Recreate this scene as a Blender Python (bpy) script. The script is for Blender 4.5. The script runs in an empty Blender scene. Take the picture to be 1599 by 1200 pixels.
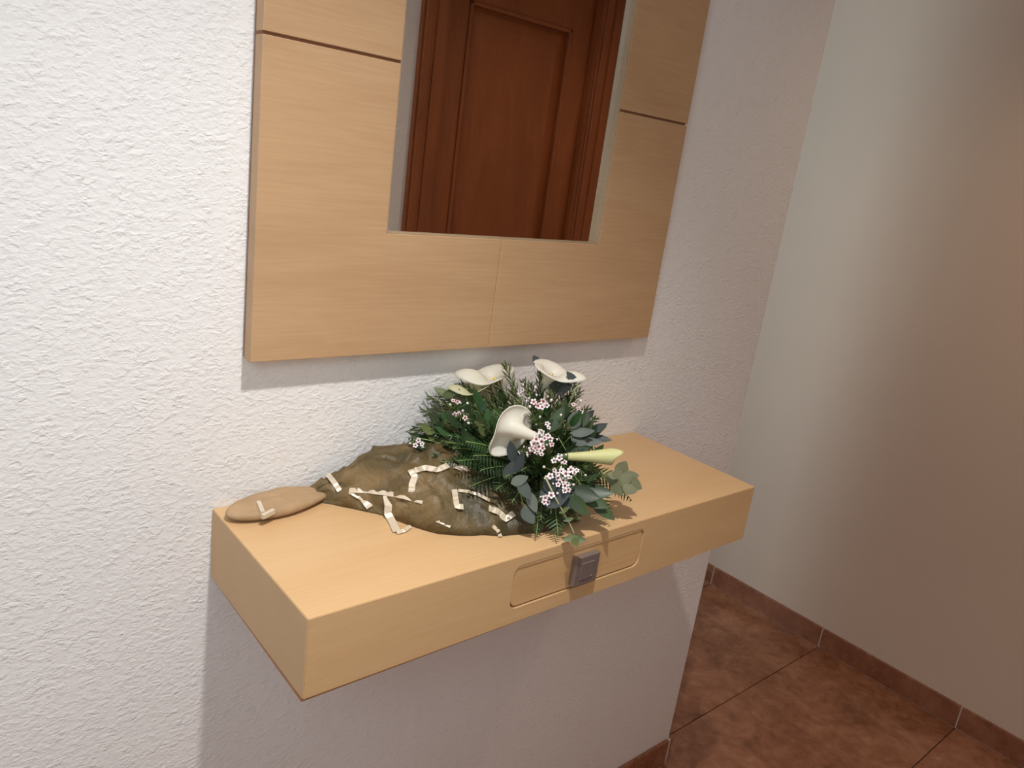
import bpy, math, random
from mathutils import Vector, Matrix, noise
random.seed(7)
PI = math.pi
scene = bpy.context.scene
C = scene.collection

# ------------------------------------------------------------------ camera
CAM = Vector((-0.3490, -0.8814, 1.4109))
F_PX = 1199.75
RX = Vector((0.7632442, -0.6327334, 0.1307923))
UP = Vector((0.0806431, 0.2941381, 0.9523547))
FW = Vector((0.6410577, 0.7163317, -0.2755247))
cam_d = bpy.data.cameras.new('camera'); cam = bpy.data.objects.new('camera', cam_d); C.objects.link(cam)
cam_d.sensor_width = 36.0; cam_d.lens = F_PX / 1599.0 * 36.0; cam_d.clip_start = 0.01
M = Matrix((RX, UP, -FW)).transposed().to_4x4(); M.translation = CAM
cam.matrix_world = M
scene.camera = cam

# ------------------------------------------------------------------ view, world, light
vs = scene.view_settings
vs.view_transform = 'Standard'; vs.look = 'None'; vs.gamma = 1.0; vs.use_curve_mapping = False
vs.exposure = 0.0
scene.cycles.max_bounces = 10; scene.cycles.diffuse_bounces = 6; scene.cycles.use_denoising = True
w = bpy.data.worlds.new('world'); scene.world = w; w.use_nodes = True
w.node_tree.nodes['Background'].inputs[0].default_value = (0.75, 0.85, 1.0, 1)
w.node_tree.nodes['Background'].inputs[1].default_value = 0.3

def aim(o, tgt):
    o.rotation_euler = (Vector(tgt) - o.location).to_track_quat('-Z', 'Y').to_euler()

def spot(loc, tgt, power, col, size, blend, radius):
    d = bpy.data.lights.new('ceiling_or_fill_spot', 'SPOT'); o = bpy.data.objects.new('ceiling_or_fill_spot', d); C.objects.link(o)
    d.energy = power; d.color = col; d.spot_size = math.radians(size); d.spot_blend = blend; d.shadow_soft_size = radius
    o.location = loc; aim(o, tgt)
    return o
def area(loc, tgt, power, col, sx, sy):
    d = bpy.data.lights.new('daylight_or_fill', 'AREA'); o = bpy.data.objects.new('daylight_or_fill', d); C.objects.link(o)
    d.shape = 'RECTANGLE'; d.size = sx; d.size_y = sy; d.energy = power; d.color = col
    o.location = loc; aim(o, tgt)
    return o
# the hall's ceiling spot, nearly above the left end of the shelf
spot((0.0, -0.60, 2.15), (-0.03, -0.57, 0.0), 61, (1.0, 0.965, 0.93), 110, 1.0, 0.022)
# added cool fill light in front of the opposite wall, left of the camera
area((-0.82, -1.255, 1.66), (-0.12, 0.0, 1.08), 13.5, (0.85, 0.95, 1.0), 0.8, 0.9)
# daylight reaching the right-hand wall from the window of the room behind the partition
area((0.62, 0.72, 1.35), (2.0, 0.50, 1.0), 7.4, (0.72, 0.91, 1.0), 0.18, 1.6)
# added unseen warm fill spot, stands in for bounce at the hall's right end
spot((1.50, -0.60, 2.24), (1.50, -0.60, 0.0), 14.0, (1.0, 0.76, 0.54), 135, 1.0, 0.08)

# ------------------------------------------------------------------ helpers
def tag(o, label=None, cat=None, group=None, kind=None):
    if label: o['label'] = label
    if cat: o['category'] = cat
    if group: o['group'] = group
    if kind: o['kind'] = kind
    return o
def empty(name, loc, label, cat, group=None):
    o = bpy.data.objects.new(name, None); C.objects.link(o); o.location = loc; o.empty_display_size = 0.03
    return tag(o, label, cat, group)

class MB:
    def __init__(s): s.v = []; s.f = []; s.m = []
    def add(s, vs_, fs, mi=0):
        n = len(s.v); s.v += [tuple(p) for p in vs_]; s.f += [tuple(i + n for i in f) for f in fs]; s.m += [mi] * len(fs)
    def box(s, x0, x1, y0, y1, z0, z1, mi=0):
        s.add([(x0,y0,z0),(x1,y0,z0),(x1,y1,z0),(x0,y1,z0),(x0,y0,z1),(x1,y0,z1),(x1,y1,z1),(x0,y1,z1)],
              [(0,3,2,1),(4,5,6,7),(0,1,5,4),(1,2,6,5),(2,3,7,6),(3,0,4,7)], mi)
    def tube(s, pts, rads, n=6, mi=0):
        pts = [Vector(p) for p in pts]; vv = []; ff = []
        prev = None
        for i, p in enumerate(pts):
            t = (pts[min(i+1, len(pts)-1)] - pts[max(i-1, 0)]).normalized()
            a = t.orthogonal().normalized() if prev is None else (prev - t * prev.dot(t)).normalized()
            prev = a; b = t.cross(a); r = rads[i] if hasattr(rads, '__len__') else rads
            for k in range(n):
                q = 2*PI*k/n; vv.append(p + a*(r*math.cos(q)) + b*(r*math.sin(q)))
        for i in range(len(pts)-1):
            for k in range(n):
                ff.append((i*n+k, i*n+(k+1)%n, (i+1)*n+(k+1)%n, (i+1)*n+k))
        ff.append(tuple(range(n))[::-1]); ff.append(tuple(range((len(pts)-1)*n, len(pts)*n)))
        s.add(vv, ff, mi)
    def prism_xz(s, poly, y0, y1, mi=0):   # polygon in x,z extruded along y
        n = len(poly)
        s.add([(x, y0, z) for x, z in poly] + [(x, y1, z) for x, z in poly],
              [tuple(range(n)), tuple(range(n, 2*n))[::-1]] + [(i, i+n, (i+1) % n + n, (i+1) % n) for i in range(n)], mi)
    def mesh(s, name, mats, smooth=False):
        me = bpy.data.meshes.new(name); me.from_pydata(s.v, [], s.f)
        for m_ in (mats if isinstance(mats, (list, tuple)) else [mats]): me.materials.append(m_)
        me.polygons.foreach_set('material_index', s.m)
        if smooth: me.polygons.foreach_set('use_smooth', [True]*len(s.f))
        me.update()
        return me
    def build(s, name, mats, parent=None, smooth=False, bevel=0, seg=2, fix=True):
        me = s.mesh(name, mats, smooth)
        if fix:
            import bmesh
            b = bmesh.new(); b.from_mesh(me); bmesh.ops.recalc_face_normals(b, faces=b.faces); b.to_mesh(me); b.free()
        return link(name, me, parent, bevel, seg)
def link(name, me, parent=None, bevel=0, seg=2):
    o = bpy.data.objects.new(name, me); C.objects.link(o)
    if parent is not None:
        o.parent = parent
        loc = Vector((0, 0, 0)); p = parent
        while p is not None: loc += p.location; p = p.parent
        o.location = -loc           # meshes are written in world coordinates
    if bevel:
        m_ = o.modifiers.new('bevel', 'BEVEL'); m_.width = bevel; m_.segments = seg; m_.limit_method = 'ANGLE'
    return o
def box(name, m_, x0, x1, y0, y1, z0, z1, parent=None, bevel=0):
    b = MB(); b.box(x0, x1, y0, y1, z0, z1); return b.build(name, m_, parent, bevel=bevel)
def struct(o): o['kind'] = 'structure'; return o

def ray(u, v): return (RX*((u-800)/F_PX) - UP*((v-600)/F_PX) + FW)
def on_z(u, v, z): d = ray(u, v); return CAM + d*((z-CAM.z)/d.z)
def at(u, v, dep): return CAM + ray(u, v)*dep     # point at a distance from the camera position, metres

# ------------------------------------------------------------------ materials
def new_mat(name):
    m_ = bpy.data.materials.new(name); m_.use_nodes = True
    nt = m_.node_tree; return m_, nt, nt.nodes['Principled BSDF']
def N(nt, t, **kw):
    n = nt.nodes.new(t)
    for k, v in kw.items(): setattr(n, k, v)
    return n
def coords(nt, scale=(1,1,1), rot=(0,0,0), kind='Object'):
    tc = N(nt, 'ShaderNodeTexCoord'); mp = N(nt, 'ShaderNodeMapping')
    mp.inputs['Scale'].default_value = scale; mp.inputs['Rotation'].default_value = rot
    nt.links.new(tc.outputs[kind], mp.inputs[0]); return mp.outputs[0]
def nz(nt, co, scale, detail=4, rough=0.5, dist=0.0):
    n = N(nt, 'ShaderNodeTexNoise'); n.inputs['Scale'].default_value = scale; n.inputs['Detail'].default_value = detail
    n.inputs['Roughness'].default_value = rough; n.inputs['Distortion'].default_value = dist
    nt.links.new(co, n.inputs['Vector']); return n.outputs['Fac']
def ramp(nt, fac, stops):
    r = N(nt, 'ShaderNodeValToRGB'); e = r.color_ramp.elements
    while len(e) < len(stops): e.new(0.5)
    for i, (p, c) in enumerate(stops):
        e[i].position = p; e[i].color = (c[0], c[1], c[2], 1)
    nt.links.new(fac, r.inputs[0]); return r.outputs['Color']
def bump(nt, fac, strength, dist, prev=None):
    b = N(nt, 'ShaderNodeBump'); b.inputs['Strength'].default_value = strength; b.inputs['Distance'].default_value = dist
    nt.links.new(fac, b.inputs['Height'])
    if prev: nt.links.new(prev, b.inputs['Normal'])
    return b.outputs['Normal']
def mixf(nt, a, b, f=0.5, op='MULTIPLY'):
    n = N(nt, 'ShaderNodeMath', operation=op); nt.links.new(a, n.inputs[0])
    if hasattr(b, 'links'): nt.links.new(b, n.inputs[1])
    else: n.inputs[1].default_value = b
    return n.outputs[0]

def plain(name, col, rough=0.5, metal=0.0, spec=0.5, var=0.0, vscale=60):
    m_, nt, p = new_mat(name)
    p.inputs['Roughness'].default_value = rough; p.inputs['Metallic'].default_value = metal
    p.inputs['Specular IOR Level'].default_value = spec
    f = nz(nt, coords(nt), vscale, 3)
    k = 1 - var
    nt.links.new(ramp(nt, f, [(0.3, [c*k for c in col]), (0.7, [min(1, c*(1+var)) for c in col])]), p.inputs['Base Color'])
    return m_

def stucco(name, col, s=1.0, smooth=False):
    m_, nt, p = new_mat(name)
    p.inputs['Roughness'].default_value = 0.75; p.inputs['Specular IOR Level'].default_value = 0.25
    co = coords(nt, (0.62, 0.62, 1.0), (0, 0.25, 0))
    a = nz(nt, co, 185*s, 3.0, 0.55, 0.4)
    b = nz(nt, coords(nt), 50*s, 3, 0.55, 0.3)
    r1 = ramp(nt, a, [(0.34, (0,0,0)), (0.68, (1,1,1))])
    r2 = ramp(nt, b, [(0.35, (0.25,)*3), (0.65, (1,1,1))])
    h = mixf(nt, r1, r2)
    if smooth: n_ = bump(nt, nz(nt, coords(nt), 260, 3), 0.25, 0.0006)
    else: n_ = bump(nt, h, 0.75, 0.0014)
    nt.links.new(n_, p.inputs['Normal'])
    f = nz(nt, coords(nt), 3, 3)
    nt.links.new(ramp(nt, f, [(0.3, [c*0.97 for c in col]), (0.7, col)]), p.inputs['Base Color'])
    return m_

def wood(name, lo, hi, rough=0.42, axis='x', scale=1.0, bstr=0.12, spec=0.4):
    m_, nt, p = new_mat(name)
    p.inputs['Roughness'].default_value = rough; p.inputs['Specular IOR Level'].default_value = spec
    sc = {'x': (1.6, 40, 40), 'z': (40, 40, 1.6), 'y': (40, 1.6, 40)}[axis]
    co = coords(nt, [q*scale for q in sc])
    f1 = nz(nt, co, 7.0, 6, 0.66, 0.2)
    sc2 = {'x': (1.2, 6, 6), 'z': (6, 6, 1.2), 'y': (6, 1.2, 6)}[axis]
    f2 = nz(nt, coords(nt, [q*scale for q in sc2]), 2.2, 4, 0.5, 0.8)
    mx = N(nt, 'ShaderNodeMath', operation='ADD'); nt.links.new(f1, mx.inputs[0]); nt.links.new(f2, mx.inputs[1])
    hf = mixf(nt, mx.outputs[0], 0.5)
    nt.links.new(ramp(nt, hf, [(0.32, lo), (0.62, hi)]), p.inputs['Base Color'])
    nt.links.new(bump(nt, f1, bstr, 0.0006), p.inputs['Normal'])
    return m_

def leafmat(name, c1, c2, rough=0.45, trans=0.15, spec=0.4):
    m_, nt, p = new_mat(name)
    p.inputs['Roughness'].default_value = rough; p.inputs['Specular IOR Level'].default_value = spec
    oi = N(nt, 'ShaderNodeObjectInfo'); f = nz(nt, coords(nt), 45, 3)
    a = N(nt, 'ShaderNodeMath', operation='ADD'); nt.links.new(oi.outputs['Random'], a.inputs[0]); nt.links.new(f, a.inputs[1])
    col = ramp(nt, mixf(nt, a.outputs[0], 0.5), [(0.2, c1), (0.8, c2)])
    nt.links.new(col, p.inputs['Base Color'])
    tr = N(nt, 'ShaderNodeBsdfTranslucent'); nt.links.new(col, tr.inputs[0])
    ms = N(nt, 'ShaderNodeMixShader'); ms.inputs[0].default_value = trans
    nt.links.new(p.outputs[0], ms.inputs[1]); nt.links.new(tr.outputs[0], ms.inputs[2])
    nt.links.new(ms.outputs[0], nt.nodes['Material Output'].inputs[0])
    return m_

WALL = stucco('white_stucco', (0.86, 0.85, 0.84))
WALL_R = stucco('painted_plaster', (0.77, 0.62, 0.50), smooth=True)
CEIL = plain('ceiling_paint', (0.80, 0.77, 0.73), 0.8, var=0.02)
OAK = wood('light_oak_veneer', (0.475, 0.290, 0.152), (0.560, 0.360, 0.200))
OAK_SHELF = wood('beech_veneer', (0.595, 0.372, 0.180), (0.65, 0.427, 0.220), scale=0.8)
OAK_DRAW = wood('drawer_veneer', (0.56, 0.34, 0.155), (0.65, 0.42, 0.205), scale=0.9)
OAK_EDGE = wood('oak_reveal', (0.32, 0.225, 0.135), (0.38, 0.275, 0.165))
GROOVE = plain('groove_stain', (0.26, 0.12, 0.06), 0.7, var=0.1)
UNDER = plain('raw_underside', (0.42, 0.19, 0.07), 0.6, var=0.15)
DOORW = wood('sapele_door', (0.23, 0.068, 0.020), (0.34, 0.105, 0.032), 0.38, 'z')
GROUT = plain('pale_grout', (0.62, 0.55, 0.48), 0.8, var=0.08)
GROUT_D = plain('dark_grout', (0.10, 0.055, 0.035), 0.85, var=0.1)
def tile_mat(name, cols, rough):
    m_, nt, p = new_mat(name)
    p.inputs['Roughness'].default_value = rough; p.inputs['Specular IOR Level'].default_value = 0.5
    oi = N(nt, 'ShaderNodeObjectInfo'); co = coords(nt)
    va = N(nt, 'ShaderNodeVectorMath', operation='ADD'); sc_ = N(nt, 'ShaderNodeVectorMath', operation='SCALE')
    nt.links.new(oi.outputs['Location'], sc_.inputs[0]); sc_.inputs['Scale'].default_value = 3.7
    nt.links.new(co, va.inputs[0]); nt.links.new(sc_.outputs[0], va.inputs[1])
    f1 = nz(nt, va.outputs[0], 7, 7, 0.62, 0.9); f2 = nz(nt, va.outputs[0], 32, 5, 0.6, 0.4)
    mx = N(nt, 'ShaderNodeMix'); mx.data_type = 'FLOAT'; mx.inputs[0].default_value = 0.35
    nt.links.new(f1, mx.inputs[2]); nt.links.new(f2, mx.inputs[3])
    nt.links.new(ramp(nt, mx.outputs[0], cols), p.inputs['Base Color'])
    nt.links.new(ramp(nt, f2, [(0.3, (rough*0.8,)*3), (0.7, (rough*1.25,)*3)]), p.inputs['Roughness'])
    nt.links.new(bump(nt, f2, 0.08, 0.0008), p.inputs['Normal'])
    return m_
TILE = tile_mat('marbled_brown_tile', [(0.30, (0.15, 0.052, 0.024)), (0.44, (0.28, 0.112, 0.055)), (0.55, (0.39, 0.172, 0.092)), (0.70, (0.50, 0.245, 0.142))], 0.22)
SKIRT = tile_mat('skirting_tile', [(0.30, (0.19, 0.070, 0.036)), (0.48, (0.31, 0.125, 0.068)), (0.70, (0.42, 0.20, 0.115))], 0.26)
ADDED_PANE = plain('added_window_pane', (0.70, 0.78, 0.85), 0.08, var=0.02)
MIRROR = plain('mirror_glass', (0.90, 0.90, 0.89), 0.0, 1.0)
NICKEL = plain('satin_nickel', (0.30, 0.245, 0.23), 0.36, 0.55, var=0.06)
SPATHE = leafmat('calla_white', (0.88, 0.85, 0.74), (0.92, 0.90, 0.82), 0.42, 0.42)
SPATHE_G = leafmat('calla_cream_green', (0.62, 0.62, 0.38), (0.76, 0.74, 0.52), 0.45, 0.25)
BUD = leafmat('calla_bud_yellow', (0.62, 0.62, 0.27), (0.72, 0.70, 0.36), 0.45, 0.2)
SPADIX = plain('spadix_yellow', (0.80, 0.55, 0.08), 0.7, var=0.2, vscale=900)
STEM = leafmat('stem_green', (0.16, 0.24, 0.07), (0.26, 0.36, 0.12), 0.5, 0.05)
STEM_D = leafmat('calla_stem_green', (0.045, 0.085, 0.022), (0.075, 0.12, 0.035), 0.5, 0.02)
TWIG = leafmat('pale_twig', (0.34, 0.36, 0.17), (0.46, 0.46, 0.24), 0.55, 0.05)
NEEDLE = leafmat('needle_green', (0.042, 0.066, 0.020), (0.140, 0.170, 0.058), 0.5, 0.12)
FERN = leafmat('fern_green', (0.018, 0.050, 0.016), (0.050, 0.120, 0.038), 0.36, 0.12)
SALAL = leafmat('leaf_dark_green', (0.016, 0.034, 0.016), (0.060, 0.095, 0.038), 0.40, 0.10)
EUCA = leafmat('eucalyptus_grey', (0.055, 0.075, 0.062), (0.135, 0.155, 0.125), 0.55, 0.08)
EUCA_K = leafmat('eucalyptus_khaki', (0.12, 0.13, 0.065), (0.24, 0.23, 0.13), 0.6, 0.12)
EUCA_D = leafmat('eucalyptus_dark', (0.022, 0.030, 0.030), (0.050, 0.062, 0.060), 0.5, 0.05)
PETAL = plain('waxflower_petal', (0.84, 0.78, 0.78), 0.5, var=0.06, vscale=300)
PETAL_P = plain('waxflower_pink', (0.80, 0.62, 0.62), 0.5, var=0.08, vscale=300)
HEART = plain('waxflower_heart', (0.20, 0.018, 0.040), 0.5, var=0.2, vscale=400)
RIBBON = plain('ivory_ribbon', (0.62, 0.53, 0.40), 0.35, var=0.05)

# ------------------------------------------------------------------ dimensions (metres)
XE, XR = 1.1318, 2.0041            # free end of the main wall, face of the right-hand skirting
DEP = 1.28                         # width of the hall
ZC = 2.32
HB = 0.0715
TH = 0.50                          # thickness of the main partition
TY, TL, TW = 0.0517, 0.438, 0.90   # tile joints

# ------------------------------------------------------------------ room shell
struct(box('wall_back', WALL, -2.3, XE, 0, TH, 0, ZC))
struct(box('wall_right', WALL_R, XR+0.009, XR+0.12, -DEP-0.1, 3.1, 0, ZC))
struct(box('ceiling', CEIL, -2.4, 2.2, -DEP-0.1, 3.2, ZC, ZC+0.1))
# opposite wall with the doorway that the mirror shows
DX0, DX1, DZ = 1.094, 1.744, 2.05
b = MB(); b.box(-2.3, DX0, -DEP-0.12, -DEP, 0, ZC); b.box(DX1, XR+0.12, -DEP-0.12, -DEP, 0, ZC); b.box(DX0, DX1, -DEP-0.12, -DEP, DZ, ZC)
struct(b.build('wall_front', WALL))
wf = MB()  # unseen window frame and glass, added around the cool fill light
for x0, x1, z0, z1 in ((-1.30, -1.24, 1.14, 2.18), (-0.40, -0.34, 1.14, 2.18), (-1.30, -0.34, 1.14, 1.20), (-1.30, -0.34, 2.12, 2.18)): wf.box(x0, x1, -DEP-0.001, -DEP+0.018, z0, z1)
wfo = struct(wf.build('added_window_1', CEIL, bevel=0.002))
box('added_pane', ADDED_PANE, -1.24, -0.40, -DEP-0.0005, -DEP+0.004, 1.20, 2.12, wfo)
# left end of the hall: wall around the glazed entrance
b = MB(); b.box(-2.42, -2.3, -DEP-0.1, -1.10, 0, ZC); b.box(-2.42, -2.3, -0.14, TH, 0, ZC); b.box(-2.42, -2.3, -1.10, -0.14, 2.25, ZC); b.box(-2.42, -2.3, -1.10, -0.14, 0, 0.85)
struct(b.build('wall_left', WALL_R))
# room beyond the partition
b = MB(); b.box(-2.3, XR+0.12, 3.0, 3.12, 0, ZC); struct(b.build('wall_far', CEIL))
# floor
fl = MB(); fl.box(-2.4, XR+0.12, -DEP-0.1, 3.1, -0.12, -0.004)
floor = struct(fl.build('floor', GROUT_D))
tile_b = MB(); g = 0.0013; tile_b.box(-TW/2+g, TW/2-g, -TL/2+g, TL/2-g, -0.012, 0.0)
tile_me = tile_b.mesh('tile', TILE)
for i in range(-4, 1):
    for j in range(-3, 5):
        t = bpy.data.objects.new('tile', tile_me); C.objects.link(t); t.parent = floor
        t.location = (1.115 + TW/2 + i*TW, TY + TL*(j+0.5), 0)
        m_ = t.modifiers.new('bevel', 'BEVEL'); m_.width = 0.0012; m_.segments = 2
# skirtings: a pale grout bed with tile pieces
def skirting(name, x0, x1, y0, y1, along, joints, proud):
    bd = MB(); bd.box(x0, x1, y0, y1, 0, HB-0.0012); bed = struct(bd.build(name, GROUT))
    for a, c in zip(joints[:-1], joints[1:]):
        if along == 'y': box('tile', SKIRT, x0-proud, x1, a+0.0016, c-0.0016, 0.001, HB, bed, 0.0012)
        else: box('tile', SKIRT, a+0.0016, c-0.0016, y0-proud, y1, 0.001, HB, bed, 0.0012)
    return bed
skirting('baseboard_right', XR+0.001, XR+0.009, -DEP, 2.6, 'y', [-DEP] + [TY + TL*j for j in range(-2, 6)], 0.0012)
skirting('baseboard_back', -2.3, XE+0.001, -0.008, -0.0005, 'x', [XE-0.006 - TL*j for j in range(7, -1, -1)], 0.0012)
box('tile', SKIRT, XE, XE+0.009, -0.008, TH, 0.001, HB, bpy.data.objects['baseboard_back'], 0.0012)

# door behind the camera, seen in the mirror
door = empty('door_1', (DX0, -DEP, 0), None, None); door['kind'] = 'structure'
def casing(x0, x1, z0, z1, vert=True):
    b = MB(); y = -DEP
    if vert:
        wdt = x1 - x0
        b.box(x0, x1, y-0.002, y+0.014, z0, z1)
        b.box(x0+wdt*0.10, x0+wdt*0.36, y+0.012, y+0.022, z0, z1)
        b.box(x0+wdt*0.52, x0+wdt*0.90, y+0.012, y+0.019, z0, z1)
    else:
        b.box(x0, x1, y-0.002, y+0.014, z0, z1); b.box(x0, x1, y+0.012, y+0.021, z0+0.05, z1-0.01)
    return b.build('casing', DOORW, door, bevel=0.003)
casing(DX0-0.097, DX0, 0, DZ+0.095); casing(DX1, DX1+0.10, 0, DZ+0.095); casing(DX0, DX1, DZ, DZ+0.095, False)
jb = MB(); jb.box(DX0, DX0+0.012, -DEP-0.11, -DEP, 0, DZ); jb.box(DX1-0.012, DX1, -DEP-0.11, -DEP, 0, DZ); jb.box(DX0, DX1, -DEP-0.11, -DEP, DZ-0.012, DZ)
jb.build('door_frame', DOORW, door)
lx0, lx1, ly = DX0+0.014, DX1-0.014, -DEP-0.022
px0, px1 = 1.188, 1.634
leaf_b = MB()
leaf_b.box(lx0, px0, ly-0.035, ly, 0.006, DZ-0.015); leaf_b.box(px1, lx1, ly-0.035, ly, 0.006, DZ-0.015)
for z0, z1 in ((0.006, 0.20), (0.78, 0.92), (1.878, DZ-0.015)): leaf_b.box(px0, px1, ly-0.035, ly, z0, z1)
leaf = leaf_b.build('door_leaf', DOORW, door, bevel=0.002)
for z0, z1 in ((0.20, 0.78), (0.92, 1.878)):
    pb = MB(); pb.box(px0, px1, ly-0.028, ly-0.016, z0, z1)
    pb.add([(px0+0.02, ly-0.016, z0+0.02), (px1-0.02, ly-0.016, z0+0.02), (px1-0.02, ly-0.016, z1-0.02), (px0+0.02, ly-0.016, z1-0.02),
            (px0+0.06, ly-0.004, z0+0.06), (px1-0.06, ly-0.004, z0+0.06), (px1-0.06, ly-0.004, z1-0.06), (px0+0.06, ly-0.004, z1-0.06)],
           [(4,5,6,7), (0,1,5,4), (1,2,6,5), (2,3,7,6), (3,0,4,7)])
    pb.build('door_panel', DOORW, leaf)
    mb = MB(); q = 0.014
    mb.box(px0, px0+q, ly-0.02, ly+0.006, z0, z1); mb.box(px1-q, px1, ly-0.02, ly+0.006, z0, z1); mb.box(px0, px1, ly-0.02, ly+0.006, z0, z0+q); mb.box(px0, px1, ly-0.02, ly+0.006, z1-q, z1)
    mb.build('moulding', DOORW, leaf, bevel=0.004)

# ------------------------------------------------------------------ framed mirror
FT = 0.0255                                     # thickness
FX1, FZ0, FZ1, FG0, FG1 = 0.7255, 1.1437, 2.06, 1.5073, 1.70
OX0, OX1, OZ0, OZ1 = 0.1706, 0.5598, 1.3034, 1.90
XJ = 0.3600
mir = empty('wall_mirror', (FX1/2, -FT/2, FZ0), 'large wall mirror in a wide pale oak panelled frame above the shelf', 'mirror')
gp = 0.0017
def panel(poly): 
    b = MB(); b.prism_xz(poly, -FT, -0.006); o = b.build('frame_panel', OAK, mir, bevel=0.0008); return o
panel([(0, FZ0), (XJ-0.0004, FZ0), (XJ-0.0004, OZ0), (OX0, OZ0), (OX0, FG0-gp), (0, FG0-gp)])
panel([(XJ+0.0004, FZ0), (FX1, FZ0), (FX1, FG0-gp), (OX1, FG0-gp), (OX1, OZ0), (XJ+0.0004, OZ0)])
panel([(0, FG0+gp), (OX0, FG0+gp), (OX0, FG1-gp), (0, FG1-gp)])
panel([(OX1, FG0+gp), (FX1, FG0+gp), (FX1, FG1-gp), (OX1, FG1-gp)])
panel([(0, FG1+gp), (OX0, FG1+gp), (OX0, OZ1), (XJ-0.0004, OZ1), (XJ-0.0004, FZ1), (0, FZ1)])
panel([(OX1, FG1+gp), (FX1, FG1+gp), (FX1, FZ1), (XJ+0.0004, FZ1), (XJ+0.0004, OZ1), (OX1, OZ1)])
bk = MB(); bk.box(0.001, OX0+0.0, -FT+0.004, -0.001, FZ0+0.001, FZ1-0.001); bk.box(OX1, FX1-0.001, -FT+0.004, -0.001, FZ0+0.001, FZ1-0.001)
bk.box(OX0, OX1, -FT+0.004, -0.001, FZ0+0.001, OZ0-0.0); bk.box(OX0, OX1, -FT+0.004, -0.001, OZ1, FZ1-0.001)
bk.build('groove_backing', GROOVE, mir)
rv = MB(); e = 0.0012
rv.box(OX1-e, OX1+0.0002, -FT+0.0008, -0.003, OZ0, OZ1); rv.box(OX0-0.0002, OX0+e, -FT+0.0008, -0.003, OZ0, OZ1)
rv.box(OX0, OX1, -FT+0.0008, -0.003, OZ0-0.0002, OZ0+e); rv.box(OX0, OX1, -FT+0.0008, -0.003, OZ1-e, OZ1+0.0002)
tag(rv.build('frame_reveal', OAK_EDGE, mir), 'greyish oak edge strips around the glass')
box('mirror_glass', MIRROR, OX0-0.003, OX1+0.003, -FT+0.0115, -FT+0.0135, OZ0-0.003, OZ1+0.003, mir)

# ------------------------------------------------------------------ floating shelf
S0, S1, SD, ZT, SH = -0.0306, 0.7675, 0.2702, 0.9480, 0.0960
ZB = ZT - SH
shelf = empty('floating_shelf', ((S0+S1)/2, -SD/2, ZB), 'pale wooden floating console shelf with a small drawer, fixed to the white wall', 'shelf')
tp = 0.018
box('top_board', OAK_SHELF, S0, S1, -SD, -0.0005, ZT-tp, ZT, shelf, 0.0009)
def rrect(x0, x1, z0, z1, r, n=8):
    pts = []
    for cx, cz, a0 in ((x1-r, z1-r, 0), (x0+r, z1-r, 90), (x0+r, z0+r, 180), (x1-r, z0+r, 270)):
        for k in range(n+1):
            a = math.radians(a0 + 90*k/n); pts.append((cx+r*math.cos(a), cz+r*math.sin(a)))
    return pts
D0, D1, DZ0, DZ1, DR = 0.2440, 0.4905, 0.8725, 0.9345, 0.0125
def ring_panel(outer, inner, yf, yb):
    # flat panel with a hole: both loops have the same number of points
    n = len(outer); b = MB()
    vv = [(x, yf, z) for x, z in outer] + [(x, yf, z) for x, z in inner] + [(x, yb, z) for x, z in outer] + [(x, yb, z) for x, z in inner]
    ff = []
    for i in range(n):
        j = (i+1) % n
        ff += [(i, j, n+j, n+i), (2*n+i, 3*n+i, 3*n+j, 2*n+j), (i, 2*n+i, 2*n+j, j), (n+i, n+j, 3*n+j, 3*n+i)]
    b.add(vv, ff); return b
n_ = 8; outer = []
fx0, fx1, fz0, fz1 = S0+0.0006, S1-0.0006, ZB, ZT-0.0012
for (cx, cz), (ax, az), (bx_, bz_) in (((fx1, fz1), (fx1, (fz0+fz1)/2), ((fx0+fx1)/2, fz1)), ((fx0, fz1), ((fx0+fx1)/2, fz1), (fx0, (fz0+fz1)/2)), ((fx0, fz0), (fx0, (fz0+fz1)/2), ((fx0+fx1)/2, fz0)), ((fx1, fz0), ((fx0+fx1)/2, fz0), (fx1, (fz0+fz1)/2))):
    for k in range(n_+1):
        f = k/n_
        if f < 0.5: q = f*2*0.98+0.01; outer.append((ax+(cx-ax)*q, az+(cz-az)*q))
        elif f == 0.5: outer.append((cx, cz))
        else: q = (f-0.5)*2*0.98; outer.append((cx+(bx_-cx)*q, cz+(bz_-cz)*q))
fr = ring_panel(outer, rrect(D0, D1, DZ0, DZ1, DR), -SD-0.0006, -SD+0.014)
fr.build('front_panel', OAK_SHELF, shelf)
box('end_panel', OAK_SHELF, S0-0.0004, S0+0.016, -SD+0.0002, -0.0005, ZB, ZT-0.0012, shelf, 0.0006)
box('end_panel', OAK_SHELF, S1-0.016, S1+0.0004, -SD+0.0002, -0.0005, ZB, ZT-0.0012, shelf, 0.0006)
bb = MB()   # the thin underside board has come down a little at its front left corner
bb.add([(S0+0.0005, -SD+0.004, ZB-0.0065), (S1-0.002, -SD+0.004, ZB-0.002), (S1-0.002, -0.001, ZB-0.001), (S0+0.0005, -0.001, ZB-0.0012),
        (S0+0.0005, -SD+0.004, ZB-0.0005), (S1-0.002, -SD+0.004, ZB+0.002), (S1-0.002, -0.001, ZB+0.002), (S0+0.0005, -0.001, ZB+0.002)],
       [(0,3,2,1),(4,5,6,7),(0,1,5,4),(1,2,6,5),(2,3,7,6),(3,0,4,7)])
tag(bb.build('underside_board', UNDER, shelf), 'thin orange brown underside board')
dg = 0.0023
dr = MB(); dr.prism_xz(rrect(D0+dg, D1-dg, DZ0+dg, DZ1-dg, DR-0.0015), -SD+0.0012, -SD+0.016)
drawer = dr.build('drawer', OAK_DRAW, shelf, bevel=0.0008)
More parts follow.
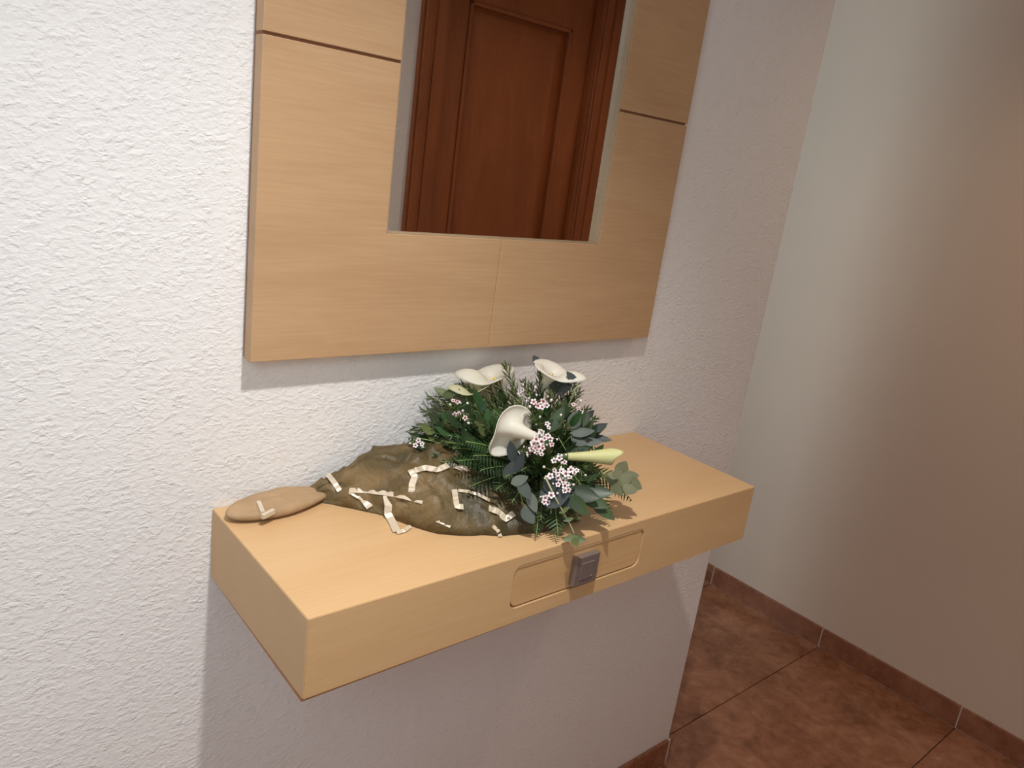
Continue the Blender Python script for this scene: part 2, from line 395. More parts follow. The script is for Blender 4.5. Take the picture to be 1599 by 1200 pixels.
box('drawer_backing', GROOVE, D0-0.004, D1+0.004, -SD+0.0165, -SD+0.02, DZ0-0.004, DZ1+0.004, shelf)
pu = MB(); PX0, PX1, PZ0, PZ1 = 0.3480, 0.3915, 0.8805, 0.9225
pu.box(PX0, PX1, -SD-0.0085, -SD+0.001, PZ0, PZ1)
pull = tag(pu.build('drawer_pull', NICKEL, drawer, bevel=0.0012), 'square satin metal pull plate')
p2 = MB(); p2.box(PX0+0.010, PX1-0.009, -SD-0.0097, -SD-0.008, PZ0+0.008, PZ1-0.009)
p2.tube([(PX1-0.0125, -SD-0.0092, PZ0+0.0105), (PX1-0.0125, -SD-0.0106, PZ0+0.0105)], 0.0013, 10)
p2.tube([(PX0+0.0025, -SD-0.008, PZ1-0.004), (PX0+0.0025, -SD-0.0095, PZ1-0.004)], 0.0012, 10)
# the raised square is pressed out of the same plate, so it is joined to it
me_add = p2
n0 = MB(); n0.box(PX0, PX1, -SD-0.0085, -SD+0.001, PZ0, PZ1); n0.add(me_add.v, me_add.f)
pull.data = n0.mesh('drawer_pull', NICKEL)

# ------------------------------------------------------------------ kraft wrapping and pouch on the shelf
def wrapmat():
    m_, nt, p = new_mat('olive_brown_wrap')
    p.inputs['Roughness'].default_value = 0.48; p.inputs['Specular IOR Level'].default_value = 0.4
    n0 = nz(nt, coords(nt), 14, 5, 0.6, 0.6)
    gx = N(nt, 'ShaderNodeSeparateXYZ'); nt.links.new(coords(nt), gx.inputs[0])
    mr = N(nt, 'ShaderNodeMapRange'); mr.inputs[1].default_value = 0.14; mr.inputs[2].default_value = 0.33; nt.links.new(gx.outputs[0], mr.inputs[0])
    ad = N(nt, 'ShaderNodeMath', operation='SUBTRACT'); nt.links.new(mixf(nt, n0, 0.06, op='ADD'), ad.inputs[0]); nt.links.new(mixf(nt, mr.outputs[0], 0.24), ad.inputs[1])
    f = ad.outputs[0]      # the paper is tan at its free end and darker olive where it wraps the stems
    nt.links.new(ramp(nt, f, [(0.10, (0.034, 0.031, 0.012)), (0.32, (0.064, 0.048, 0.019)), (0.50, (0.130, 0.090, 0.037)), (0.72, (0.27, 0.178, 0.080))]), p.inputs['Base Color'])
    nt.links.new(bump(nt, nz(nt, coords(nt), 55, 4, 0.6, 1.2), 0.6, 0.004), p.inputs['Normal'])
    return m_
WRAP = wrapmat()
POUCH = plain('tan_cloth', (0.40, 0.265, 0.145), 0.8, var=0.10, vscale=40)

BASE = Vector((0.385, -0.150, ZT))
bq = empty('flower_arrangement', BASE, 'flower bouquet of white calla lilies, waxflower and fern in olive brown paper on the shelf', 'flowers')
def lerp(a, b, t): return a + (b-a)*t
def table(tab, s):
    for (a, va), (b_, vb) in zip(tab[:-1], tab[1:]):
        if s <= b_:
            t = (s-a)/(b_-a); t = max(0, t); return [lerp(p, q, t) for p, q in zip(va, vb)]
    return tab[-1][1]
# x along the shelf -> (back y, front y, height of the fold)
PROF = [(0.085, (-0.010, -0.030, 0.006)), (0.105, (-0.012, -0.048, 0.030)), (0.125, (-0.012, -0.070, 0.034)), (0.145, (-0.012, -0.10, 0.046)),
        (0.165, (-0.012, -0.135, 0.066)), (0.19, (-0.012, -0.180, 0.072)), (0.23, (-0.012, -0.205, 0.070)), (0.28, (-0.014, -0.225, 0.075)), (0.33, (-0.02, -0.238, 0.060)), (0.39, (-0.05, -0.232, 0.035))]
def wrap_pt(x, t):
    yb, yf, h = table(PROF, x)
    y = lerp(yb, yf, t)
    prof = (math.sin(PI*min(1, (t*0.80+0.2)))**0.7) if t < 1 else 0
    z = h*prof
    cr = noise.turbulence(Vector((x*23, y*26, 3.1)), 3, True)*0.022 - 0.013
    cr2 = abs(noise.noise(Vector((x*55+y*25, y*50, 1.7))))*0.014
    z = max(0.0012, z + (cr + cr2)*(1 if 0.03 < t < 0.97 else 0.2)*min(1, h/0.03))
    yy = y + noise.noise(Vector((x*40, t*5, 9)))*0.006
    return (x + noise.noise(Vector((t*9, x*30, 4)))*0.005, min(-0.006, yy), ZT + z)
NX, NT = 46, 26; sb = MB(); vv = []; ff = []
for i in range(NX+1):
    for j in range(NT+1): vv.append(wrap_pt(0.085 + 0.305*i/NX, j/NT))
for i in range(NX):
    for j in range(NT):
        a, b_, c, d = i*(NT+1)+j, (i+1)*(NT+1)+j, (i+1)*(NT+1)+j+1, i*(NT+1)+j+1
        ff += [(a, b_, c), (a, c, d)] if (i+j) % 2 else [(a, b_, d), (b_, c, d)]
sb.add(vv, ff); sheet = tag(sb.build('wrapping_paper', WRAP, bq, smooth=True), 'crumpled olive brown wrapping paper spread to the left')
sm = sheet.modifiers.new('solid', 'SOLIDIFY'); sm.thickness = 0.0007; sm.offset = 1
def surf(u, v, lift=0.004):
    # where a sight line meets the paper: march along it
    d = ray(u, v)
    best = None
    for k in range(900):
        p = CAM + d*(0.7 + k*0.001)
        if 0.085 < p.x < 0.39:
            yb, yf, h = table(PROF, p.x)
            if yf <= p.y <= yb:
                t = (p.y-yb)/(yf-yb)
                if p.z <= wrap_pt(p.x, t)[2] + lift: return p
        if p.z <= ZT + 0.003: return p
    return CAM + d*1.1
def ribbon(pxs, wid, lab=None):
    pts = [surf(*p) for p in pxs]; vv = []; ff = []
    for i, p in enumerate(pts):
        t = (pts[min(i+1, len(pts)-1)] - pts[max(i-1, 0)]).normalized()
        side = t.cross((CAM-p).normalized() + Vector((0, 0, 0.6))).normalized()
        wd = wid[i] if hasattr(wid, '__len__') else wid
        nrm = side.cross(t).normalized()*0.0005
        if nrm.z < 0: nrm = -nrm
        vv += [p-side*wd-nrm, p+side*wd-nrm, p+side*wd+nrm, p-side*wd+nrm]
    for i in range(len(pts)-1):
        for k in range(4): ff.append((i*4+k, i*4+(k+1) % 4, i*4+4+(k+1) % 4, i*4+4+k))
    ff += [(0,1,2,3), tuple(len(vv)-4+k for k in (3,2,1,0))]
    b = MB(); b.add(vv, ff); return b.build('white_ribbon', RIBBON, sheet)
def dense(pxs, n=4):
    out = []
    for a, b_ in zip(pxs[:-1], pxs[1:]):
        for k in range(n): out.append((lerp(a[0], b_[0], k/n), lerp(a[1], b_[1], k/n)))
    return out + [pxs[-1]]
for px, wd in (
    ([(512, 741), (521, 752), (531, 767)], 0.0035),
    ([(546, 766), (575, 767), (605, 771), (632, 776), (661, 784)], 0.0034),
    ([(548, 767), (566, 777), (578, 793)], 0.0045),
    ([(604, 774), (607, 790), (606, 802), (613, 815), (620, 830)], 0.0048),
    ([(620, 832), (632, 829), (642, 822)], 0.0025),
    ([(642, 734), (648, 745), (644, 757), (643, 769)], 0.0042),
    ([(648, 735), (665, 731), (684, 734), (700, 727)], 0.0040),
    ([(710, 765), (712, 780), (714, 791), (724, 792)], 0.0036),
    ([(714, 766), (732, 768), (748, 773), (765, 782)], 0.0020),
    ([(764, 794), (778, 799), (790, 811), (803, 802)], 0.0042),
    ([(683, 813), (694, 817), (704, 822)], 0.0028),
    ([(706, 727), (722, 731), (732, 733)], 0.0036),
    ([(770, 822), (778, 829), (782, 838)], 0.0024)):
    ribbon(dense(px), wd)

pouch = empty('tan_pouch', (0.03, -0.035, ZT), 'flat oval tan cloth pouch at the left back corner of the shelf', 'pouch')
b = MB(); vv = []; ff = []; NU, NV = 48, 14
PA = (on_z(340, 797, ZT) + on_z(372, 818, ZT))/2
for j in range(NV+1):
    ph = -PI/2 + PI*j/NV; cph = abs(math.cos(ph))**0.5; sph = math.copysign(abs(math.sin(ph))**0.8, math.sin(ph))
    for i in range(NU):
        a = 2*PI*i/NU; ca, sa = math.cos(a), math.sin(a)
        k = 1 - 0.45*max(0, ca)**1.5                     # narrower towards the right-hand end
        x = 0.042 + 0.071*ca*cph*(1.0 if ca < 0 else 1.1); y = -0.034 + (0.029*sa*k + 0.006*ca)*cph
        z = 0.0085 + 0.0080*sph*(1 - 0.25*max(0, ca))
        if ph > 0: z += 0.003*noise.noise(Vector((x*45, y*70, 0)))*math.sin(ph) + 0.004*max(0, sa)*math.sin(ph)
        vv.append((max(x, S0+0.0005 + 0.004*(1-cph)), min(y, -0.004), ZT + max(0.0004, z)))
for j in range(NV):
    for i in range(NU): ff.append((j*NU+i, j*NU+(i+1) % NU, (j+1)*NU+(i+1) % NU, (j+1)*NU+i))
b.add(vv, ff); b.build('pouch_body', POUCH, pouch, smooth=True)
b = MB()
for a_, c_, h0, h1 in (((404, 784), (411, 801), 0.0195, 0.0150), ((410, 806), (428, 797), 0.0150, 0.0165)):
    A, B = on_z(*a_, ZT+h0), on_z(*c_, ZT+h1)
    s_ = (B-A).cross(Vector((0, 0, 1))).normalized()*0.0026; up = Vector((0, 0, 0.0014)); dn = Vector((0, 0, -0.004))
    b.add([A-s_+dn, A+s_+dn, B+s_+dn, B-s_+dn, A-s_+up, A+s_+up, B+s_+up, B-s_+up], [(0,3,2,1),(4,5,6,7),(0,1,5,4),(1,2,6,5),(2,3,7,6),(3,0,4,7)])
tag(b.build('pull_tab', RIBBON, pouch), 'small white tabs on the front of the pouch')

# ------------------------------------------------------------------ flower arrangement
D0P = 1.10
ORI = BASE + Vector((0, 0, 0.035))
def safe(p, lift=0.004):
    p = Vector(p); p.z = max(p.z, ZT + lift); p.y = min(p.y, -0.008); return p
def bez(a, b, c, n):
    return [a*((1-t)**2) + b*(2*t*(1-t)) + c*(t*t) for t in [i/n for i in range(n+1)]]
def frame(z_dir, x_hint):
    z = z_dir.normalized(); x = (x_hint - z*x_hint.dot(z)).normalized(); y = z.cross(x)
    return Matrix((x, y, z)).transposed()

def calla(stem_px, mouth_px, tip_px, R=0.030, S0_=0.095, mat_=SPATHE, roll=118, tiplen=0.50, close=0.0):
    """stem end, mouth centre and tip, each (u, v, distance)."""
    A = at(*stem_px); Bm = at(*mouth_px); T = at(*tip_px)
    ax = (Bm-A); L = ax.length; Mx = frame(ax, T-Bm)
    NU_, NV_ = 22, 40; vv = []; ff = []
    for j in range(NV_+1):
        v = -PI*1.06 + 2.12*PI*j/NV_
        s_len = L*1.38*(1 + tiplen*math.exp(-(v/0.55)**2) - 0.10*(abs(v)/PI)**2)
        r = 0.0045*(1 + 0.06*v/PI); z = 0.0
        wob = 0.10*math.sin(2*v+1.0)
        for i in range(NU_+1):
            u = i/NU_
            vv.append(A + Mx @ Vector((r*(1+0.05*v/PI)*math.cos(v), r*(1+0.05*v/PI)*math.sin(v), z)))
            th = math.radians(5 + 16*u + (roll*(1+wob)*(1-close) - 10)*max(0, (u-0.42)/0.58)**1.7)
            ds = s_len/NU_*(R/0.030 if False else 1)
            r += math.sin(th)*ds*R/0.030; z += math.cos(th)*ds
    for j in range(NV_):
        for i in range(NU_):
            a = j*(NU_+1)+i; ff.append((a, a+1, a+NU_+2, a+NU_+1))
    b = MB(); b.add(vv, ff)
    o = b.build('calla_lily', mat_, bq, smooth=True, fix=False)
    s_ = o.modifiers.new('solid', 'SOLIDIFY'); s_.thickness = 0.0009; s_.offset = 0
    sd = MB(); sd.tube([A + Mx @ Vector((0, 0, L*t)) for t in (0.25, 0.5, 0.75, 0.86, 0.90)], [0.0030, 0.0032, 0.0028, 0.002, 0.0006], 10)
    sd.build('spadix', SPADIX, o, smooth=True)
    mid = A - ax.normalized()*0.035
    st = MB(); st.tube(bez(safe(A + ax.normalized()*0.004), safe(mid), ORI, 10), [0.0046]*11, 8)
    st.build('stem', STEM_D, o, smooth=True)
    return o
calla((840, 684, 0.985), (799, 670, 1.016), (772, 697, 1.012), R=0.031, roll=140, tiplen=0.32)        # front, seen from outside
calla((784, 622, 1.155), (770, 586, 1.138), (716, 590, 1.122), R=0.038, roll=98, tiplen=0.6)           # upper left
calla((760, 645, 1.14), (744, 610, 1.128), (700, 612, 1.115), R=0.030, roll=86, mat_=SPATHE_G)         # left, half open
calla((844, 612, 1.125), (864, 581, 1.110), (910, 592, 1.095), R=0.038, roll=106, tiplen=0.55)          # upper right
calla((886, 713, 1.02), (938, 713, 1.03), (956, 711, 1.03), R=0.016, roll=25, mat_=BUD, tiplen=0.2, close=0.9)  # bud

# --- leaf shapes
def leaf_grid(L, W, mx, cup=0.15, n=6, tipx=1.0, bend=0.1):
    vv = []; ff = []
    for i in range(n+1):
        t = i/n; wv = W*0.5*(math.sin(PI*t**0.8))**0.75 if 0 < t < 1 else 0.0004
        for k in (-1, 0, 1):
            vv.append(mx @ Vector((k*wv, cup*wv*abs(k) - bend*L*t*t, L*t)))
    for i in range(n):
        for k in (0, 1): a = i*3+k; ff.append((a, a+1, a+4, a+3))
    return vv, ff
def mat4(pos, zdir, xh): 
    m_ = frame(zdir, xh).to_4x4(); m_.translation = pos; return m_

# needle sprigs
def sprig(tip, n=66, nl=0.017, frac=0.62, bud=False, r=0.0011):
    T = safe(at(*tip), 0.012); mid = (ORI+T)/2 + Vector((random.uniform(-.01, .01), 0, 0.022))
    pts = bez(ORI, mid, T, 12)
    b = MB(); b.tube(pts, [r*1.4 - r*0.8*i/12 for i in range(13)], 5)
    o = b.build('waxflower_sprig', STEM, bq, smooth=True)
    nd = MB()
    for k in range(n):
        s_ = 1 - frac*(k/n)**1.0; f = s_*12; i = min(11, int(f)); p = pts[i].lerp(pts[i+1], f-i)
        t = (pts[i+1]-pts[i]).normalized(); a = k*2.4; q = t.orthogonal().normalized(); q2 = t.cross(q)
        d = (t*0.85 + (q*math.cos(a)+q2*math.sin(a))*0.8 + Vector((0, 0, 0.18))).normalized()
        l_ = nl*random.uniform(.7, 1.15)*(0.6+0.4*min(1, k/8)); wd = 0.00115
        s1 = d.cross(t).normalized()*wd; e_ = p + d*l_; m2 = p + d*l_*0.55 + d.cross(s1).normalized()*0.0009
        e_.y = min(e_.y, -0.004); m2.y = min(m2.y, -0.004)
        nd.add([p-s1*0.5, p+s1*0.5, m2+s1, e_, m2-s1], [(0, 1, 2, 4), (4, 2, 3)])
    nd.build('needles', NEEDLE, o, fix=False)['kind'] = 'stuff'
    return o, pts
sprigs = []
for tip in ((656, 640, 1.10), (678, 660, 1.07), (684, 616, 1.13), (700, 634, 1.10), (730, 628, 1.10), (640, 672, 1.10), (664, 700, 1.05), (760, 604, 1.13), (830, 602, 1.13), (890, 622, 1.14), (870, 604, 1.10), (790, 572, 1.10), (775, 598, 1.12), (843, 584, 1.12), (861, 590, 1.12), (898, 602, 1.16), (906, 612, 1.17), (664, 618, 1.12), (672, 634, 1.13), (668, 648, 1.10),
            (690, 628, 1.15), (712, 605, 1.15), (722, 600, 1.13), (648, 668, 1.08), (655, 662, 1.11), (818, 596, 1.17), (882, 612, 1.18), (738, 640, 1.08), (800, 612, 1.10), (812, 628, 1.06),
            (918, 640, 1.17), (930, 655, 1.16), (700, 662, 1.05), (858, 616, 1.08), (874, 632, 1.06), (720, 650, 1.05), (690, 690, 1.03), (835, 655, 1.02), (892, 640, 1.08), (886, 668, 1.05),
            (756, 620, 1.13), (905, 690, 1.08), (912, 708, 1.05), (932, 735, 1.04), (935, 745, 1.06), (820, 705, 0.99), (862, 790, 0.99), (880, 800, 1.0), (640, 690, 1.08), (745, 660, 1.04), (925, 668, 1.12)):
    sprigs.append(sprig((tip[0], tip[1], tip[2]), nl=random.uniform(.014, .020)))

# waxflower blossoms
def flower_mesh(pm):
    b = MB(); 
    for k in range(5):
        a = 2*PI*k/5; c, s_ = math.cos(a), math.sin(a); vv = [(0.0012*c, 0.0012*s_, 0.0004)]
        for q in range(7):
            w_ = -PI*0.78 + 2*PI*0.78*q/6; rr = 0.00205
            xx = 0.0036 + rr*math.cos(w_); yy = rr*math.sin(w_)
            vv.append((xx*c - yy*s_, xx*s_ + yy*c, 0.0004 + 0.0011*(xx/0.0056)**2))
        b.add(vv, [(0, i, i+1) for i in range(1, 7)], 0)
    n = 10
    b.add([(0, 0, 0.0016)] + [(0.0021*math.cos(2*PI*k/n), 0.0021*math.sin(2*PI*k/n), 0.0009) for k in range(n)], [(0, 1+k, 1+(k+1) % n) for k in range(n)], 1)
    b.add([(0, 0, -0.003)] + [(0.0016*math.cos(2*PI*k/n), 0.0016*math.sin(2*PI*k/n), 0.0002) for k in range(n)], [(0, 1+(k+1) % n, 1+k) for k in range(n)], 2)
    return b.mesh('blossom', [pm, HEART, STEM], False)
FM = flower_mesh(PETAL); FMP = flower_mesh(PETAL_P)
bb_ = MB(); bb_.tube([(0,0,-0.0024), (0,0,-0.001), (0,0,0.0006), (0,0,0.0019), (0,0,0.0024)], [0.0006, 0.0015, 0.0019, 0.0013, 0.0003], 7)
BUDM = bb_.mesh('bud', PETAL, True)
def put(name, me, parent, pos, zdir, sc=1.0):
    o = bpy.data.objects.new(name, me); C.objects.link(o); o.parent = parent
    loc = Vector((0, 0, 0)); p = parent
    while p is not None: loc += p.location; p = p.parent
    q = frame(zdir, Vector((random.uniform(-1, 1), random.uniform(-1, 1), 0.3))).to_4x4()
    o.matrix_local = Matrix.Translation(Vector(pos)-Vector(parent.matrix_basis.translation*0) - loc) @ q @ Matrix.Scale(sc, 4)
    return o
def truss(cu, cv, dep, offs, pink=False, nb=3, sc=1.0):
    """one twig that carries a cluster of blossoms and buds"""
    ctr = safe(at(cu, cv, dep+0.02), 0.006); b = MB(); b.tube(bez(ORI, (ORI+ctr)/2 + Vector((0, 0, .01)), ctr, 8), 0.0009, 5)
    tips = []
    for (du, dv) in offs:
        p = safe(at(cu+du, cv+dv, dep + random.uniform(-.004, .006)), 0.008); b.tube([ctr, (ctr+p)/2 + Vector((0, 0, 0.002)), p], 0.0005, 4); tips.append(p)
    budp = []
    for k in range(nb):
        p = safe(at(cu+random.uniform(-20, 20), cv+random.uniform(-16, 16), dep + random.uniform(0, .01)), 0.008); b.tube([ctr, p], 0.0004, 4); budp.append(p)
    o = b.build('blossom_twig', STEM, bq, smooth=True)
    for p in tips:
        if random.random() < .22: continue
        d = ((CAM-p).normalized() + Vector((random.uniform(-.5, .5), random.uniform(-.5, .5), random.uniform(-.1, .6)))).normalized()
        put('blossom', FMP if pink and random.random() < .7 else FM, o, p, d, sc*random.uniform(.62, .88))
    for p in budp: put('bud', BUDM, o, p, (p-ORI).normalized(), random.uniform(.7, 1.1))
truss(843, 630, 1.03, [(-9, -2), (-2, -4), (6, -3), (11, 3), (-3, 4), (4, 6)], True, 5)
truss(826, 612, 1.10, [(-18, 0), (-10, -3), (-13, 4), (-4, 1)], False, 6, 0.85)
truss(845, 690, 0.985, [(-12, 2), (-9, 10), (-3, 5), (-14, 12), (-6, 16), (1, 20), (-2, -10), (3, -18)], True, 4)
truss(842, 694, 0.955, [(-4, -8), (4, -4), (-8, 0), (0, 4), (6, 6), (-3, 10), (9, -9)], True, 4)
truss(854, 680, 1.0, [(-8, -4), (1, -7), (6, 6), (2, 1), (8, 14), (3, 16)], True, 3)
truss(868, 738, 0.985, [(-2, -3), (3, 3), (-8, 6), (-14, 9), (9, -2), (4, 9)], False, 5, 1.0)
truss(884, 744, 0.985, [(0, -4), (6, 2), (12, 6), (-4, 7), (2, 12), (-7, -9), (17, -9), (8, -10)], False, 6)
truss(880, 762, 0.985, [(-3, 0), (3, -3), (8, 3), (-8, -5), (2, 5)], False, 4)
truss(856, 780, 0.985, [(-4, -2), (3, 0), (0, 5), (-6, 4), (5, -6)], False, 3, 1.1)
truss(878, 722, 1.0, [(-4, -6), (4, 0), (8, 5), (-12, -2)], False, 6)
truss(858, 660, 1.02, [(2, -6), (-3, 2), (-1, 8), (4, -14)], False, 5, 0.85)
truss(900, 640, 1.08, [(-4, -8), (4, -2), (8, 4), (0, 6)], True, 4, 0.8)
truss(712, 640, 1.06, [(-4, -14), (3, -12), (-2, 8), (6, 6), (10, 12)], True, 5, 0.95)
truss(720, 652, 1.04, [(-6, -2), (2, -5), (7, 1), (-1, 6)], True, 3)
truss(652, 684, 1.04, [(2, 4), (8, 10), (-3, 12)], False, 2, 0.9)
truss(818, 640, 1.04, [(2, 0), (-3, 5), (5, 7)], True, 3, 0.9)
truss(905, 730, 1.02, [(-8, 8), (0, 10), (4, 14)], False, 3)
truss(820, 700, 0.995, [(0, 0), (-7, 6), (6, 8)], False, 4, 0.8)

# fern fronds: one rachis with toothed pinnae, pinnae joined (each is only a few pixels)
def frond(tip, L=0.10, W=0.045, droop=0.02, mat_=FERN, npin=15, up=None, back=None):
    T = safe(at(*tip), 0.005); d0 = (T-ORI); st_ = ORI if back is None else safe(at(*back), 0.02)
    mid = (st_+T)/2 + Vector((0, 0, droop)); pts = bez(st_, mid, T, 14)
    tot = sum((pts[i+1]-pts[i]).length for i in range(14))
    rb = MB(); rb.tube(pts, [0.0013 - 0.0008*i/14 for i in range(15)], 5)
    pin = MB()
    for k in range(npin):
        s_ = 1 - min(0.96, L/tot)*(1 - k/(npin-1)) - 0.01; f = max(0, s_)*14; i = min(13, int(f)); p = pts[i].lerp(pts[i+1], f-i)
        t = (pts[i+1]-pts[i]).normalized(); nrm = (Vector((0, 0, 1)) + (CAM-p).normalized()*0.8 if up is None else up); nrm = (nrm - t*nrm.dot(t)).normalized(); side = t.cross(nrm)
        g_ = k/(npin-1); ll = W*0.5*(math.sin(PI*(0.12 + 0.86*g_))**0.8)*random.uniform(.9, 1.1)
        for sg in (-1, 1):
            dd = (side*sg*0.86 + t*0.5 - nrm*random.uniform(0, .3)).normalized(); cr = dd.cross(nrm).normalized()
            wv = L/npin*0.62; vv = [p]
            pr = [(0.12, .55), (0.30, .95), (0.36, .70), (0.55, .78), (0.60, .50), (0.80, .45), (0.84, .24)]
            lft = [p + dd*ll*a + cr*wv*b_*0.5 - nrm*0.002*a for a, b_ in pr]; rgt = [p + dd*ll*a - cr*wv*b_*0.5 - nrm*0.002*a for a, b_ in pr]
            vv = [p] + lft + [p + dd*ll - nrm*0.004] + rgt[::-1]
            vv = [safe(q_, 0.0015) for q_ in vv]
            n7 = len(pr); idx = []
            fs = [(0, 1, 2*n7+1)]
            for q in range(1, n7): fs.append((q, q+1, 2*n7+1-q, 2*n7+2-q))
            fs.append((n7, n7+1, n7+2)); pin.add(vv, fs)
    o = pin.build('fern_frond', mat_, bq, fix=False); rb.build('rachis', STEM, o, smooth=True)
    return o
for a in ((638, 684, 1.09), (632, 700, 1.08), (650, 712, 1.05), (668, 722, 1.05), (690, 722, 1.03), (708, 700, 1.02), (676, 676, 1.07), (700, 680, 1.04), (728, 690, 1.0), (716, 720, 1.0)):
    frond(a, L=0.085, W=0.048, npin=17)
for a in ((750, 735, 0.99), (735, 760, 0.99), (775, 765, 0.985), (800, 785, 0.985), (845, 812, 0.985), (790, 745, 0.98), (815, 735, 0.98), (770, 800, 1.0), (740, 712, 0.99)):
    frond(a, L=0.095, W=0.050, mat_=SALAL)
frond((957, 801, 1.045), L=0.095, W=0.056, droop=0.05, npin=18, up=Vector((-.2, -.3, 1)))
frond((948, 790, 1.05), L=0.08, W=0.058, droop=0.05, up=Vector((-.5, -.4, 1)))
frond((987, 782, 1.08), L=0.075, W=0.042, droop=0.05, up=Vector((-.2, -.4, 1)))
frond((975, 760, 1.09), L=0.085, W=0.045, droop=0.04)
frond((940, 740, 1.05), L=0.08, W=0.036, droop=0.03)
frond((918, 778, 1.01), L=0.08, W=0.050, droop=0.05, up=Vector((-.5, -.4, 1)))
frond((872, 838, 0.985), L=0.07, W=0.045, droop=0.045)
frond((905, 812, 1.0), L=0.07, W=0.036, droop=0.045)
frond((838, 836, 0.985), L=0.06, W=0.030, droop=0.035)
frond((880, 660, 1.04), L=0.06, W=0.03); frond((840, 640, 1.06), L=0.07, W=0.03); frond((770, 640, 1.08), L=0.07, W=0.035); frond((750, 668, 1.04), L=0.07, W=0.035)
frond((700, 602, 1.14), L=0.05, W=0.025); frond((935, 700, 1.12), L=0.08, W=0.04); frond((930, 672, 1.15), L=0.08, W=0.035)

# eucalyptus twigs: a stem with single round leaves
def euca(leaves, mat_=EUCA):
    ctr = Vector((0, 0, 0)); info = []
    for (u, v, dep, L, W, ang, face) in leaves:
        p = safe(at(u, v, dep), 0.006); d = RX*math.cos(math.radians(ang)) + UP*math.sin(math.radians(ang))
        nrm = (FW*-1 + Vector((0, 0, face))).normalized()
        info.append((p - d*L*0.5, d, nrm, L, W)); ctr += p - d*L*0.6
    ctr = safe(ctr/len(leaves), 0.01) ; b = MB(); b.tube(bez(ORI, (ORI+ctr)/2 + Vector((0, 0, .012)), ctr, 8), 0.0011, 5)
    for s_, d, nrm, L, W in info: b.tube([ctr, safe(s_)], 0.0006, 4)
    o = b.build('eucalyptus_twig', STEM, bq, smooth=True)
    for s_, d, nrm, L, W in info:
        m_ = mat4(s_, d, d.cross(nrm)); vv, ff = leaf_grid(L, W, m_, 0.22, 8, bend=0.06)
        lb = MB(); lb.add([safe(q, 0.002) for q in vv], ff); lb.build('leaf', mat_, o, smooth=True, fix=False)
    return o
euca([(838, 563, 1.13, .017, .012, 125, .2)], EUCA_D)
euca([(893, 590, 1.085, .022, .012, 130, 0.1)], EUCA_D)
euca([(876, 604, 1.10, .034, .022, 5, .4), (850, 600, 1.14, .022, .012, 60, .2)], EUCA_D)
euca([(898, 656, 1.06, .027, .020, 70, .2), (910, 675, 1.06, .034, .015, 3, .7), (925, 690, 1.07, .030, .014, -5, .8), (905, 690, 1.06, .024, .014, -20, .6)])
euca([(934, 668, 1.10, .030, .012, 20, .6), (940, 685, 1.11, .030, .011, -12, .5), (918, 650, 1.12, .026, .012, 40, .5)], EUCA_D)
euca([(868, 772, 0.99, .046, .034, 20, .6), (888, 780, 1.0, .034, .028, -40, .5), (862, 755, 0.99, .030, .022, 80, .4)], EUCA_D)
euca([(985, 745, 1.08, .024, .020, 10, .6), (972, 732, 1.09, .024, .020, 60, .5), (960, 748, 1.07, .026, .020, -30, .6), (992, 756, 1.07, .024, .020, -40, .8), (965, 762, 1.06, .026, .02, -60, .6), (978, 748, 1.065, .020, .017, 30, .5), (966, 740, 1.07, .020, .016, 100, .5), (984, 764, 1.06, .022, .017, -20, .7)], EUCA_K)
euca([(928, 782, 1.02, .042, .022, -30, .9), (942, 796, 1.025, .042, .019, -45, 1.0), (915, 772, 1.01, .038, .024, -20, .8), (936, 768, 1.03, .038, .020, -10, .8), (906, 790, 1.0, .034, .020, -50, .9)], SALAL)
euca([(800, 706, 1.0, .030, .014, 100, .3), (812, 722, 0.99, .030, .013, 70, .4), (796, 734, 0.99, .028, .014, 60, .4)], EUCA_D)
euca([(820, 765, 0.98, .030, .016, -60, .5), (832, 785, 0.985, .028, .014, -70, .5), (812, 750, 0.98, .024, .014, 20, .5), (826, 805, 0.985, .026, .018, -60, .5)])
euca([(880, 640, 1.07, .030, .018, 80, .4), (870, 655, 1.03, .040, .018, 60, .3), (905, 706, 1.05, .030, .016, 20, .6)], SALAL)
euca([(690, 612, 1.12, .024, .012, 160, .5), (705, 614, 1.11, .028, .014, 20, .5), (728, 615, 1.12, .026, .012, -30, .5)], NEEDLE)
euca([(765, 655, 1.07, .030, .016, 100, .4), (752, 640, 1.09, .030, .014, 60, .4), (735, 628, 1.12, .026, .014, -40, .5)], FERN)

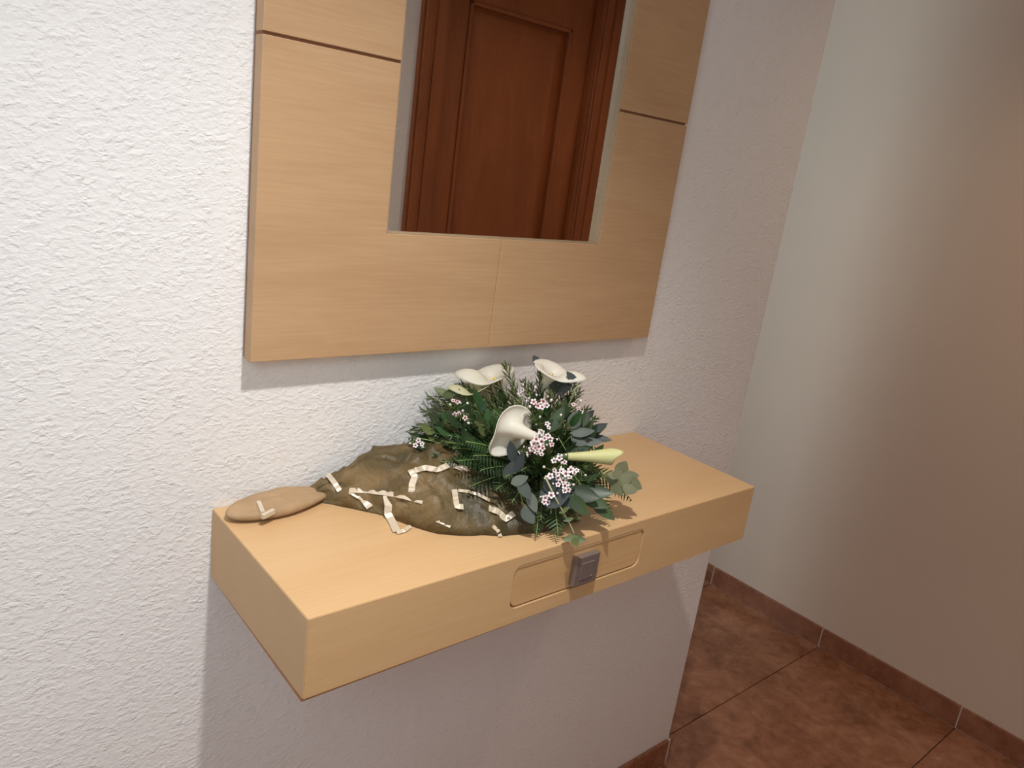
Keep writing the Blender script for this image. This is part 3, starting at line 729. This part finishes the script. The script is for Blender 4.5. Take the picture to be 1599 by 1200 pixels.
# the long pale twig that hangs over the front edge
pts = [safe(q) for q in (at(852, 745, 0.985), at(866, 775, 0.985), at(880, 800, 0.99), on_z(890, 818, ZT+0.018), on_z(897, 833, ZT+0.012))]
b = MB(); b.tube(pts, [0.0013, 0.0012, 0.0011, 0.0009, 0.0007], 6)
tw = tag(b.build('trailing_twig', TWIG, bq, smooth=True), 'long pale bare twig with a few leaves at its tip')
for (u, v, L, W, ang) in ((890, 841, .020, .011, 195), (904, 842, .020, .013, -15), (899, 847, .013, .011, -80), (882, 797, .016, .007, 30), (888, 812, .014, .006, 200)):
    d = RX*math.cos(math.radians(ang)) + UP*math.sin(math.radians(ang)); p = on_z(u, v, ZT + 0.010) if v > 830 else at(u, v, 0.99)
    vv, ff = leaf_grid(L, W, mat4(p - d*L*0.5, d, d.cross(Vector((-.4, -.5, 1)))), 0.2, 6)
    lb = MB(); lb.add([safe(q, 0.002) for q in vv], ff); lb.build('leaf', NEEDLE, tw, smooth=True, fix=False)

# broad dark leaves that fill the heart of the arrangement
for k in range(210):
    cx_, cy_, rx_, ry_, d_ = random.choice([(712, 690, 62, 52, 1.07), (712, 690, 62, 52, 1.07), (770, 720, 70, 70, 1.05), (850, 720, 85, 85, 1.05), (905, 690, 40, 50, 1.11), (800, 650, 80, 40, 1.11)])
    a = random.uniform(0, 2*PI); rr = math.sqrt(random.random())
    p = safe(at(cx_ + rx_*rr*math.cos(a), cy_ + ry_*rr*math.sin(a), d_ + random.uniform(-.035, .03)), 0.008); p.y = max(p.y, -0.25)
    d = (p - ORI + Vector((random.uniform(-.03, .03), random.uniform(-.03, .03), random.uniform(-.02, .03)))).normalized()
    vv, ff = leaf_grid(random.uniform(.022, .040), random.uniform(.009, .018), mat4(p - d*0.02, d, d.cross(Vector((random.uniform(-.7, .3), -.5, 1)))), 0.25, 6)
    lb = MB(); lb.add([safe(q, 0.002) for q in vv], ff); lb.build('broad_leaf', random.choice([SALAL, SALAL, FERN, NEEDLE]), bq, smooth=True, fix=False)
